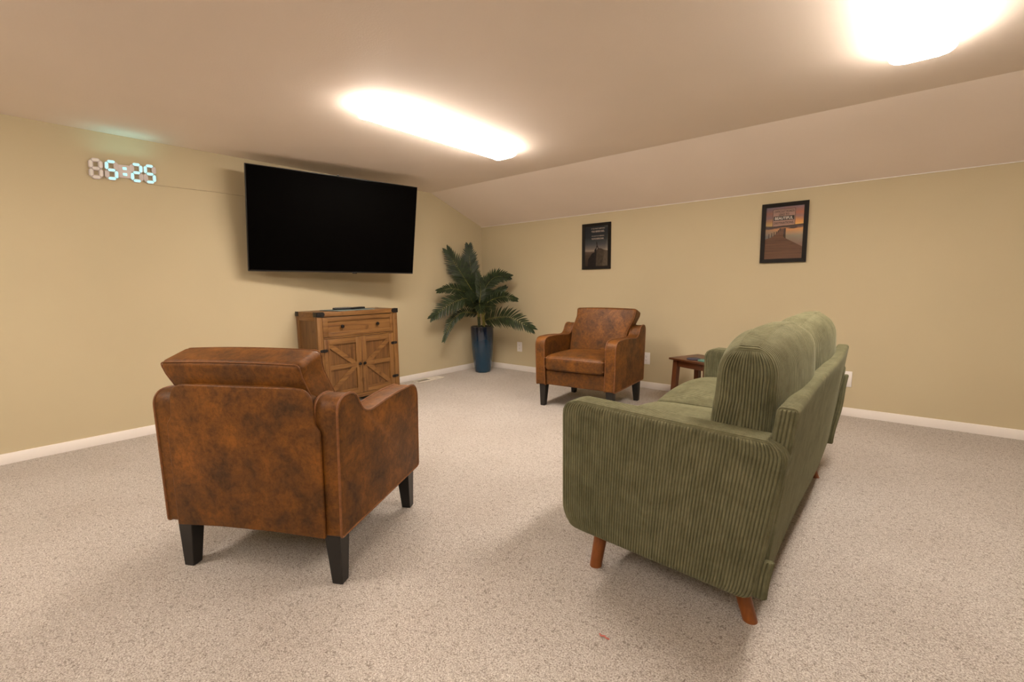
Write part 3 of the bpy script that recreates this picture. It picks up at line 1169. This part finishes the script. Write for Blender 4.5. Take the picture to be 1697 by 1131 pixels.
def flare(bm, zb=0.19):
    for v in bm.verts:
        v.co.y *= 1 + 0.034 * (v.co.z - zb) / 0.48
    return bm


def armchair(label, loc, heading):
    t = thing('armchair', label, 'armchair', loc, (0, 0, heading), 'matching brown leather armchairs')
    W, D = 0.350, 0.326          # half outer width and depth
    zb = 0.188
    TH = 0.084
    prof = [(-D, zb), (-D, 0.668), (-0.215, 0.672), (-0.165, 0.590), (-0.110, 0.572), (0.10, 0.590), (D - 0.004, 0.585), (D, zb)]
    outline = rounded_poly(prof, [0.012, 0.055, 0.045, 0.055, 0.06, 0.12, 0.075, 0.014], 8)
    for s in (-1, 1):
        a, b = sorted((s * (W - TH), s * W))
        bm = bmesh.new()
        prism_bm(bm, outline, 1, a, b, 0.007, 3)
        arm = obj('arm', flare(bm), M_LEATHER, t, angle=50)
        # piping runs round both faces of the arm
        for y in (s * (W - 0.002), s * (W - TH + 0.002)):
            bm = bmesh.new()
            tube_bm(bm, [(x, y, z) for x, z in outline], 0.0046, 6, closed=True)
            obj('piping', flare(bm), M_PIPING, arm)
    # inner box under the seat
    yi = W - TH
    P, F = soft_box((0.030, yi - 0.001, 0.062), 0.010, (0.02, 0.03, 0.02))
    P = P + np.array([D - 0.045, 0, zb + 0.062 + 0.001])
    soft_obj('front_rail', P, F, M_LEATHER, t)
    box('underframe', (-D + 0.05, -yi + 0.002, zb + 0.012), (D - 0.08, yi - 0.002, 0.315), M_BLACKWOOD, t, 0)
    # outside back
    bp = [(-0.296, zb - 0.004), (-0.10, zb + 0.004), (0.12, zb + 0.003), (0.296, zb - 0.006), (0.294, 0.560), (0.274, 0.580), (0.266, 0.702), (-0.266, 0.702), (-0.274, 0.580), (-0.294, 0.560)]
    bo = rounded_poly(bp, [0.01, 0.03, 0.03, 0.01, 0.02, 0.03, 0.10, 0.10, 0.03, 0.02], 8)
    bm = bmesh.new()
    prism_bm(bm, bo, 0, -D - 0.014, -D - 0.001, 0.006, 3)
    obj('back_cover', flare(bm), M_LEATHER, t, angle=50)
    bp2 = [(-0.262, zb + 0.01), (0.262, zb + 0.01), (0.262, 0.700), (-0.262, 0.700)]
    bm = bmesh.new()
    prism_bm(bm, rounded_poly(bp2, [0.01, 0.01, 0.10, 0.10], 8), 0, -D - 0.002, -D + 0.050, 0.010, 3)
    obj('back_frame', flare(bm), M_LEATHER, t, angle=50)
    # seat cushion
    def dseat(P):
        x, y, z = P[:, 0], P[:, 1], P[:, 2]
        u = np.clip(1 - (x / 0.27) ** 2, 0, 1) * np.clip(1 - (y / 0.265) ** 2, 0, 1)
        P = P.copy()
        P[:, 2] = z + 0.022 * u * np.sign(z) * (z > 0) + np.where(x > 0.2, -0.008 * (x - 0.2) / 0.06, 0)
        P[:, 0] = x + np.where(x > 0.15, 0.012 * np.clip(1 - (y / 0.27) ** 2, 0, 1), 0)
        return P
    P, F = soft_box((0.265, 0.264, 0.060), 0.030, (0.02, 0.02, 0.02), deform=dseat)
    P = P + np.array([0.072, 0, 0.382])
    seat = soft_obj('seat_cushion', P, F, M_LEATHER, t)
    for zz, xo in ((0.419, 0.335), (0.347, 0.335)):
        bm = bmesh.new()
        pts = [(0.072 - 0.265 + 0.03, -0.2635, zz), (0.30, -0.2635, zz), (0.329, -0.245, zz), (xo + 0.006, -0.12, zz + 0.002), (xo + 0.009, 0, zz + 0.003), (xo + 0.006, 0.12, zz + 0.002), (0.329, 0.245, zz), (0.30, 0.2635, zz), (0.072 - 0.265 + 0.03, 0.2635, zz)]
        tube_bm(bm, catmull(pts, 4), 0.0035, 6)
        obj('seam_welt', bm, M_PIPING, seat)
    # back cushion leaning over the back frame
    ang = math.radians(-16.5)
    ca, sa = math.cos(ang), math.sin(ang)

    def place(P):
        x, y, z = P[:, 0], P[:, 1], P[:, 2]
        X = x * ca + z * sa
        Z = -x * sa + z * ca
        return np.stack([X - 0.214, y * (1 + 0.07 * np.clip((Z + 0.0) / 0.2, -0.1, 1)) + 0.040 * np.clip((Z - 0.02) / 0.12, 0, 1), Z + 0.599], 1)

    def dback(P):
        x, y, z = P[:, 0].copy(), P[:, 1].copy(), P[:, 2].copy()
        u = np.clip(1 - (y / 0.275) ** 2, 0, 1) * np.clip(1 - (z / 0.215) ** 2, 0, 1)
        x = x + np.where(x > 0, 0.020, -0.006) * u
        z = z + np.where(z > 0.15, 0.006 * np.clip(1 - (y / 0.26) ** 2, 0, 1), 0)
        return place(np.stack([x, y, z], 1))
    P, F = soft_box((0.064, 0.264, 0.205), 0.024, (0.02, 0.02, 0.02), deform=dback)
    cush = soft_obj('back_cushion', P, F, M_LEATHER, t)
    for xo in (-0.0585, 0.0585):
        loop = rounded_poly([(-0.2575, -0.19), (0.2575, -0.19), (0.2575, 0.2005), (-0.2575, 0.2005)], 0.016, 4)
        loop = [(a[0] + (b[0] - a[0]) * k / 12, a[1] + (b[1] - a[1]) * k / 12) for a, b in zip(loop, loop[1:] + loop[:1])
                for k in range(12 if math.hypot(a[0] - b[0], a[1] - b[1]) > 0.1 else 1) if True]
        q = np.array([(xo, y, z) for y, z in loop])
        q = dback(q)
        bm = bmesh.new()
        tube_bm(bm, [tuple(v) for v in q], 0.0022, 6, closed=True)
        obj('seam_welt', bm, M_PIPING, cush)
    # legs
    for sx in (-1, 1):
        for sy in (-1, 1):
            bm = bmesh.new()
            tx, ty = sx * 0.278, sy * 0.300
            bx, by = sx * 0.283, sy * 0.306
            T, B = 0.031, 0.020
            vt = [bm.verts.new((tx + a * T, ty + b * T, zb + 0.012)) for a, b in ((-1, -1), (1, -1), (1, 1), (-1, 1))]
            vb = [bm.verts.new((bx + a * B, by + b * B, 0.0)) for a, b in ((-1, -1), (1, -1), (1, 1), (-1, 1))]
            bm.faces.new(vt)
            bm.faces.new(list(reversed(vb)))
            for k in range(4):
                bm.faces.new((vb[k], vb[(k + 1) % 4], vt[(k + 1) % 4], vt[k]))
            bmesh.ops.recalc_face_normals(bm, faces=bm.faces)
            bmesh.ops.bevel(bm, geom=list(bm.edges), offset=0.002, segments=1, affect='EDGES')
            obj('leg', bm, M_BLACKWOOD, t, angle=30)
    return t


ch = armchair('mottled brown leather armchair with its back to us, standing near the camera', (2.199, -3.405, 0), 2.066)
copy_thing(ch, 'mottled brown leather armchair facing us, standing near the far wall beside the small table', (2.040, -0.822, 0), (0, 0, -1.484))


# ================================================================== green corduroy sofa
def sofa():
    X0, YC = 3.50, -2.125
    t = thing('loveseat', 'two-seat green corduroy sofa seen from its near end', 'sofa', (X0, YC, 0))
    FR, HL = -0.342, 0.825          # front edge, half length (local)
    rx = 0.0011

    def lean(P, zlo, zhi, d):
        """rear part slants forward towards the floor"""
        f = np.clip((P[:, 0] + 0.34) / 0.70, 0, 1)
        P[:, 0] -= d * f * (zhi - P[:, 2]) / (zhi - zlo)
        return P
    # ---- arms
    hx, hy, hz = 0.350, 0.049, 0.232
    for s in (-1, 1):
        def darm(P, s=s):
            x, y, z = P[:, 0].copy(), P[:, 1].copy(), P[:, 2].copy()
            # round outline corners
            for sgx in (-1, 1):
                for sgz in (-1, 1):
                    R = {(-1, 1): 0.050, (1, 1): 0.050, (-1, -1): 0.085, (1, -1): 0.035}[(sgx, sgz)]
                    dz = sgz * z - (hz - R)
                    cut = np.where(dz > 0, R - np.sqrt(np.maximum(R * R - np.minimum(dz, R) ** 2, 0)), 0)
                    ax = np.clip(sgx * x / hx, 0, 1.02)
                    x = x - sgx * cut * ax ** 4
            # slightly plump faces
            u = np.clip(1 - (x / hx) ** 2, 0, 1) * np.clip(1 - (z / hz) ** 2, 0, 1)
            y = y + np.sign(y) * 0.006 * u * (np.abs(y) > 0.03)
            z = z + np.where(z > 0, 0.012 * (-x / hx) * (z / hz), 0)
            # under-curve rises towards the front
            z = z + np.where(z < 0, 0.012 * (-x / hx) * (-z / hz), 0)
            P = np.stack([x + 0.010, y, z + 0.160 + hz - 0.008], 1)
            P = lean(P, 0.15, 0.62, 0.070)
            P[:, 1] += s * (HL - hy)
            return P
        P, F = soft_box((hx, hy, hz), 0.018, (PITCH / 9, PITCH / 9, 0.018), rib=1, deform=darm, capcross=0)
        soft_obj('arm', P, F, M_CORD, t)
    # ---- base under the seats
    yi = HL - 2 * hy - 0.001
    def dbase(P):
        P = P + np.array([-0.010, 0, 0.245])
        return lean(P, 0.15, 0.62, 0.07)
    P, F = soft_box((0.318, yi, 0.075), 0.015, (0.03, PITCH / 6, 0.02), rib=1, deform=dbase, capcross=0)
    soft_obj('base', P, F, M_CORD, t)
    # ---- back slab behind the cushions
    sx, sy, sz = 0.0225, HL - 0.035, 0.266
    def dslab(P):
        z = P[:, 2] + 0.162 + sz
        x = P[:, 0] + 0.340
        u = np.clip((z - 0.16) / 0.53, 0, 1)
        x = x - 0.062 * (1 - u) + 0.004 * np.sin(P[:, 1] * 5)
        # soft sag of the top edge between the two ends
        z = z - 0.010 * np.clip(1 - (P[:, 1] / sy) ** 2, 0, 1) * u
        return np.stack([x, P[:, 1], z], 1)
    P, F = soft_box((sx, sy, sz), 0.0115, (PITCH / 9, PITCH / 9, 0.03), rib=1, deform=dslab, capcross=0)
    soft_obj('backrest', P, F, M_CORD, t)
    # ---- loose upholstery strips hanging at both ends of the back
    for s in (-1, 1):
        def dflap(P, s=s):
            z = P[:, 2] + 0.345 if s > 0 else P[:, 2] * 0.30 + 0.212
            u = (z - 0.15) / 0.4
            x = P[:, 0] + (0.300 if s > 0 else 0.299) + 0.052 * np.clip(u, 0, 1.2) + 0.003 * np.sin(z * 22)
            return np.stack([x, P[:, 1] + (HL - 0.030 if s > 0 else -(HL - 0.018)), z], 1)
        P, F = soft_box((0.020, 0.007, 0.190), 0.006, (PITCH / 9, 0.004, 0.02), rib=1, deform=dflap, capcross=0)
        soft_obj('fabric_flap', P, F, M_CORD, t)
    # ---- seat cushions
    L = yi / 2 - 0.001
    for s in (-1, 1):
        sxh, szh = 0.300, 0.062
        def dseat(P, s=s):
            x, y, z = P[:, 0].copy(), P[:, 1].copy(), P[:, 2].copy()
            u = np.clip(1 - np.abs(x / sxh) ** 5, 0, 1) * np.clip(1 - np.abs(y / L) ** 2.5, 0, 1)
            z = z + np.where(z > 0, 0.050 * u, 0)
            x = x - np.where(x < -0.1, 0.025 * np.clip(1 - (y / L) ** 2, 0, 1), 0)
            return np.stack([x - 0.045, y + s * (L + 0.001), z + 0.326 + szh], 1)
        P, F = soft_box((sxh, L, szh), 0.030, (0.012, PITCH / 9, 0.014), rib=1, deform=dseat, capcross=0)
        soft_obj('seat_cushion', P, F, M_CORD, t)
    # ---- back cushions: plump, domed
    for s in (-1, 1):
        cx, cz = 0.085, 0.205
        Lc = L + 0.002
        def dcush(P, s=s):
            x, y, z = P[:, 0].copy(), P[:, 1].copy(), P[:, 2].copy()
            v = (z + cz) / (2 * cz)                       # 0 bottom .. 1 top
            e = np.clip(np.abs(y) / Lc, 0, 1)
            dome = np.clip(1 - e ** 2.6, 0, 1)
            # rounded top: thickness shrinks near the top like an arch
            R = 0.085
            dz = z - (cz - R)
            k = np.where(dz > 0, np.sqrt(np.maximum(1 - np.minimum(dz / R, 1) ** 2 * 0.80, 0)), 1.0)
            x = x * k
            # ends thinner than the middle
            x = x * (0.86 + 0.20 * dome * (1 - np.abs(v - 0.55)))
            bul = np.clip(1 - ((v - 0.5) / 0.62) ** 2, 0, 1)
            x = x + np.sign(x) * 0.022 * dome * bul * np.clip(np.abs(x) / 0.05, 0, 1)
            # dome of the top, and ends that belly out a little
            z = z + np.where(v > 0.5, (v - 0.5) * 2, 0) * (0.040 * dome - 0.006)
            y = y + np.sign(y) * 0.010 * bul * np.clip(e, 0, 1) ** 3
            # gentle creases
            z = z + 0.0035 * np.sin(x * 42 + y * 9) * dome
            y = y + 0.0030 * np.sin(z * 34 + x * 22) * (e > 0.5) * (e - 0.5) * 2
            # heavier at the bottom, towards the seat
            x = x - np.where(x < 0, 0.022 * np.clip(1 - v * 1.6, 0, 1), 0)
            # lean back
            x = x + 0.015 * np.sin(y * 8 + s) * (v - 0.5) * 0.6
            x = x + 0.213 + 0.010 * v
            y = y + s * (L + 0.001)
            return np.stack([x, y, z + 0.432 + cz], 1)
        P, F = soft_box((cx, Lc, cz), 0.030, (PITCH / 9, PITCH / 9, 0.014), rib=1, deform=dcush, capcross=0)
        c = soft_obj('back_cushion', P, F, M_CORD, t)
        q = dcush(np.array([(0.045, yy, cz) for yy in np.linspace(-Lc + 0.02, Lc - 0.02, 40)]))
        bm = bmesh.new()
        tube_bm(bm, [tuple(v) for v in q], 0.0022, 6)
        obj('seam', bm, M_CORD, c)
    # ---- round tapered legs, splayed
    for (fx, fy, tx, ty) in ((3.255, -2.869, 3.262, -2.815), (3.762, -2.822, 3.690, -2.790), (3.262, -1.40, 3.262, -1.46), (3.766, -1.468, 3.70, -1.50)):
        bm = bmesh.new()
        a = Vector((fx - X0, fy - YC, 0.0))
        b = Vector((tx - X0, ty - YC, 0.19))
        n = 20
        rings = []
        for k in range(6):
            u = k / 5
            c = a.lerp(b, u)
            r = 0.0215 + 0.005 * u
            rings.append([bm.verts.new((c.x + r * math.cos(2 * PI * j / n), c.y + r * math.sin(2 * PI * j / n), c.z)) for j in range(n)])
        for A, B in zip(rings, rings[1:]):
            for j in range(n):
                bm.faces.new((A[j], A[(j + 1) % n], B[(j + 1) % n], B[j]))
        bm.faces.new(list(reversed(rings[0])))
        bm.faces.new(rings[-1])
        obj('leg', bm, M_SOFALEG, t)
    return t


sofa()


# ================================================================== side table with coasters
def side_table():
    H = 0.425
    t = thing('side_table', 'small dark cherry wood table between the far armchair and the sofa', 'table', (2.877, -0.527, 0), (0, 0, math.radians(-22.4)))
    ax, ay = 0.190, 0.168
    box('tabletop', (-ax, -ay, H - 0.016), (ax, ay, H), M_CHERRY_H, t, 0.004)
    for sx in (-1, 1):
        for sy in (-1, 1):
            bm = bmesh.new()
            T = 0.021
            tx, ty, bx, by = sx * (ax - 0.045), sy * (ay - 0.045), sx * (ax - 0.028), sy * (ay - 0.028)
            vt = [bm.verts.new((tx + p * T, ty + q * T, H - 0.017)) for p, q in ((-1, -1), (1, -1), (1, 1), (-1, 1))]
            vb = [bm.verts.new((bx + p * T, by + q * T, 0.0)) for p, q in ((-1, -1), (1, -1), (1, 1), (-1, 1))]
            bm.faces.new(vt)
            bm.faces.new(list(reversed(vb)))
            for k in range(4):
                bm.faces.new((vb[k], vb[(k + 1) % 4], vt[(k + 1) % 4], vt[k]))
            bmesh.ops.recalc_face_normals(bm, faces=bm.faces)
            bmesh.ops.bevel(bm, geom=list(bm.edges), offset=0.002, segments=1, affect='EDGES')
            obj('leg', bm, M_CHERRY_V, t, angle=30)
    tx, ty = ax - 0.045, ay - 0.045
    for s in (-1, 1):
        box('apron', (-tx + 0.02, s * ty - 0.008, H - 0.070), (tx - 0.02, s * ty + 0.008, H - 0.017), M_CHERRY_H, t, 0.001)
        box('apron', (s * tx - 0.008, -ty + 0.02, H - 0.070), (s * tx + 0.008, ty - 0.02, H - 0.017), M_CHERRY_H, t, 0.001)
    return t


side_table()


def coaster(m, label, loc):
    bm = bmesh.new()
    lathe_bm(bm, [(0.049, 0.0), (0.051, 0.002), (0.051, 0.006), (0.049, 0.008), (0.044, 0.0075), (0.001, 0.0075)], 40)
    o = tag(obj('coaster', bm, m), label, 'coaster')
    o.location = loc
    return o


coaster(M_COASTNAVY, 'round navy blue coaster lying on the small dark table', (2.833, -0.601, 0.425))
coaster(M_COASTTEAL, 'round teal green coaster lying on the small dark table, nearer the sofa', (2.930, -0.640, 0.425))


# ================================================================== potted palm
FRONDS = [([(0.195, -0.338, 0.911), (0.178, -0.428, 1.037), (0.137, -0.532, 1.205), (0.085, -0.641, 1.399)], 0.16), ([(0.2, -0.331, 0.927), (0.17, -0.351, 1.099), (0.147, -0.362, 1.285), (0.136, -0.365, 1.463)], 0.13), ([(0.203, -0.336, 0.88), (0.204, -0.5, 0.946), (0.182, -0.685, 0.994), (0.168, -0.875, 0.971)], 0.085), ([(0.226, -0.35, 0.833), (0.23, -0.528, 0.878), (0.201, -0.75, 0.818), (0.178, -0.977, 0.694)], 0.14), ([(0.234, -0.34, 0.692), (0.179, -0.526, 0.716), (0.163, -0.699, 0.619), (0.197, -0.845, 0.431)], 0.08), ([(0.242, -0.311, 0.832), (0.335, -0.302, 1.003), (0.461, -0.276, 1.116), (0.623, -0.236, 1.118)], 0.12), ([(0.257, -0.305, 0.785), (0.448, -0.291, 0.865), (0.619, -0.301, 0.894), (0.799, -0.312, 0.866)], 0.085), ([(0.313, -0.312, 0.614), (0.526, -0.338, 0.658), (0.763, -0.349, 0.661), (1.035, -0.348, 0.559)], 0.15), ([(0.273, -0.355, 0.803), (0.291, -0.343, 0.927), (0.29, -0.348, 1.035), (0.275, -0.365, 1.146)], 0.08), ([(0.324, -0.388, 0.744), (0.427, -0.451, 0.772), (0.551, -0.496, 0.791), (0.681, -0.541, 0.789)], 0.09), ([(0.24, -0.322, 0.77), (0.317, -0.263, 0.878), (0.409, -0.2, 0.924), (0.488, -0.146, 0.993)], 0.08), ([(0.285, -0.391, 0.766), (0.311, -0.461, 0.793), (0.336, -0.528, 0.841), (0.354, -0.596, 0.933)], 0.1), ([(0.304, -0.378, 0.743), (0.373, -0.459, 0.809), (0.463, -0.536, 0.784), (0.55, -0.621, 0.732)], 0.08)]


def palm():
    ox, oy = 0.275, -0.315
    t = thing('potted_palm', 'green fan-leaved palm in a tall blue glazed pot standing in the room corner', 'plant', (ox, oy, 0))
    bm = bmesh.new()
    prof = [(0.080, 0.0), (0.090, 0.004), (0.096, 0.03), (0.106, 0.10), (0.116, 0.18), (0.125, 0.28), (0.131, 0.38), (0.134, 0.47), (0.135, 0.540), (0.134, 0.546), (0.128, 0.546), (0.126, 0.538), (0.122, 0.48), (0.10, 0.46)]
    lathe_bm(bm, prof, 64, cap_top=False)
    obj('pot', bm, M_POT, t, angle=60)
    # moss mound, uneven
    bm = bmesh.new()
    n, rings = 36, []
    for i in range(7):
        r = 0.124 * (1 - i / 6.3)
        rings.append([bm.verts.new((r * math.cos(2 * PI * k / n), r * math.sin(2 * PI * k / n), 0.515 + 0.030 * (1 - (r / 0.124) ** 2) + random.uniform(-0.004, 0.006))) for k in range(n)])
    for A, B in zip(rings, rings[1:]):
        for k in range(n):
            bm.faces.new((A[k], A[(k + 1) % n], B[(k + 1) % n], B[k]))
    bm.faces.new(rings[-1])
    obj('moss', bm, M_SOIL, t)
    # stems
    o = Vector((ox, oy, 0))
    bm = bmesh.new()
    tube_bm(bm, catmull([Vector((0.252, -0.335, 0.52)) - o, Vector((0.248, -0.337, 0.60)) - o, Vector((0.245, -0.338, 0.655)) - o], 4), [0.017] * 9, 12)
    for z in (0.56, 0.60, 0.64):
        tube_bm(bm, [Vector((0.249, -0.336, z)) - o, Vector((0.249, -0.336, z + 0.004)) - o], 0.0185, 12)
    obj('trunk', bm, M_TRUNK, t)
    bm = bmesh.new()
    for pts in ([(0.245, -0.338, 0.65), (0.236, -0.337, 0.76), (0.212, -0.336, 0.90), (0.196, -0.335, 0.99)], [(0.247, -0.336, 0.65), (0.255, -0.33, 0.74), (0.262, -0.325, 0.82)],
                [(0.303, -0.306, 0.52), (0.300, -0.300, 0.62), (0.298, -0.290, 0.70)], [(0.288, -0.312, 0.52), (0.292, -0.310, 0.60), (0.285, -0.33, 0.74)]):
        q = catmull([Vector(p) - o for p in pts], 5)
        tube_bm(bm, q, [0.013 - 0.006 * k / (len(q) - 1) for k in range(len(q))], 8)
    obj('stem', bm, M_STALK, t)
    cc = Vector((4.05, -4.28, 1.03))
    for fi, (pts, LL) in enumerate(FRONDS):
        # stalk from the crown to the first leaflets
        P = catmull([Vector(p) for p in pts], 10)
        root = Vector((0.246, -0.337, 0.66)) if fi in (0, 1, 2, 3, 4, 8, 10, 11) else Vector((0.298, -0.300, 0.68))
        if fi == 7:
            root = Vector((0.300, -0.304, 0.56))
        if fi == 4:
            root = Vector((0.25, -0.338, 0.64))
        spine = [root] + P
        bm = bmesh.new()
        m = len(spine)
        tube_bm(bm, [p - o for p in spine], [0.0055 - 0.0042 * k / (m - 1) for k in range(m)], 6)
        stalk_faces = len(bm.faces)
        # face of the frond: mostly turned up and out
        nl = 30
        rnd = random.Random(fi * 7 + 1)
        chord = (P[-1] - P[0]).normalized()
        view = (cc - P[0]).normalized()
        for k in range(nl):
            u = 0.04 + 0.96 * k / (nl - 1)
            x = u * (len(P) - 1)
            i = min(int(x), len(P) - 2)
            p = P[i].lerp(P[i + 1], x - i)
            tg = (P[min(i + 2, len(P) - 1)] - P[max(i - 1, 0)]).normalized()
            side = tg.cross(view).normalized()
            nrm = side.cross(tg).normalized()
            env = math.sin(PI * min(1, 0.22 + 0.78 * (1 - abs(u - 0.42) / 0.62))) if False else (0.55 + 0.45 * math.sin(PI * (0.10 + 0.8 * u))) * (1 - 0.25 * max(0, u - 0.6) / 0.4)
            for s in (-1, 1):
                l = LL * 1.12 * env * rnd.uniform(0.90, 1.08)
                fwd = 0.70 + 0.5 * u + 1.6 * max(0, u - 0.75) / 0.25
                d = (side * s + tg * fwd + nrm * rnd.uniform(-0.10, 0.30)).normalized()
                wd = 0.0060 * (0.8 + 0.4 * rnd.random()) * (1.25 if LL > 0.1 else 1.0)
                g = Vector((0, 0, -1))
                cur = p.copy()
                quadc = []
                across = d.cross(nrm).normalized()
                segs = 5
                for q in range(segs + 1):
                    v = q / segs
                    ww = wd * (0.45 + 1.1 * math.sin(PI * min(1.0, 0.12 + 0.80 * v)) * (1 - v ** 3)) if q < segs else 0.0004
                    c = cur - o
                    fold = nrm * ww * 0.45
                    for_l = c + across * ww + fold
                    for_r = c - across * ww + fold
                    # stay clear of the walls
                    for vv in (for_l, for_r, c):
                        vv.x = max(vv.x, 0.016 - ox)
                        vv.y = min(vv.y, -0.016 - oy)
                    quadc.append((bm.verts.new(for_l), bm.verts.new(c), bm.verts.new(for_r)))
                    dd = (d + g * 0.30 * v * v).normalized()
                    cur = cur + dd * (l / segs)
                for A, B in zip(quadc, quadc[1:]):
                    bm.faces.new((A[0], A[1], B[1], B[0]))
                    bm.faces.new((A[1], A[2], B[2], B[1]))
        me = bpy.data.meshes.new('frond')
        bm.to_mesh(me)
        bm.free()
        me.materials.append(M_LEAF)
        me.materials.append(M_STALK)
        for f in list(me.polygons)[:stalk_faces]:
            f.material_index = 1
        smooth(me, 60)
        fo = bpy.data.objects.new('frond', me)
        COL.objects.link(fo)
        fo.parent = t
    return t


palm()

# ================================================================== thread on the carpet
bm = bmesh.new()
tube_bm(bm, catmull([(-0.014, 0.004, 0.002), (-0.006, -0.004, 0.005), (0.003, 0.003, 0.004), (0.008, -0.003, 0.006), (0.018, 0.002, 0.002)], 5), 0.0022, 5)
o = tag(obj('thread_scrap', bm, M_PINK), 'tiny pink thread scrap lying on the carpet in front of sofa', 'thread')
o.location = (3.449, -3.165, 0.0)
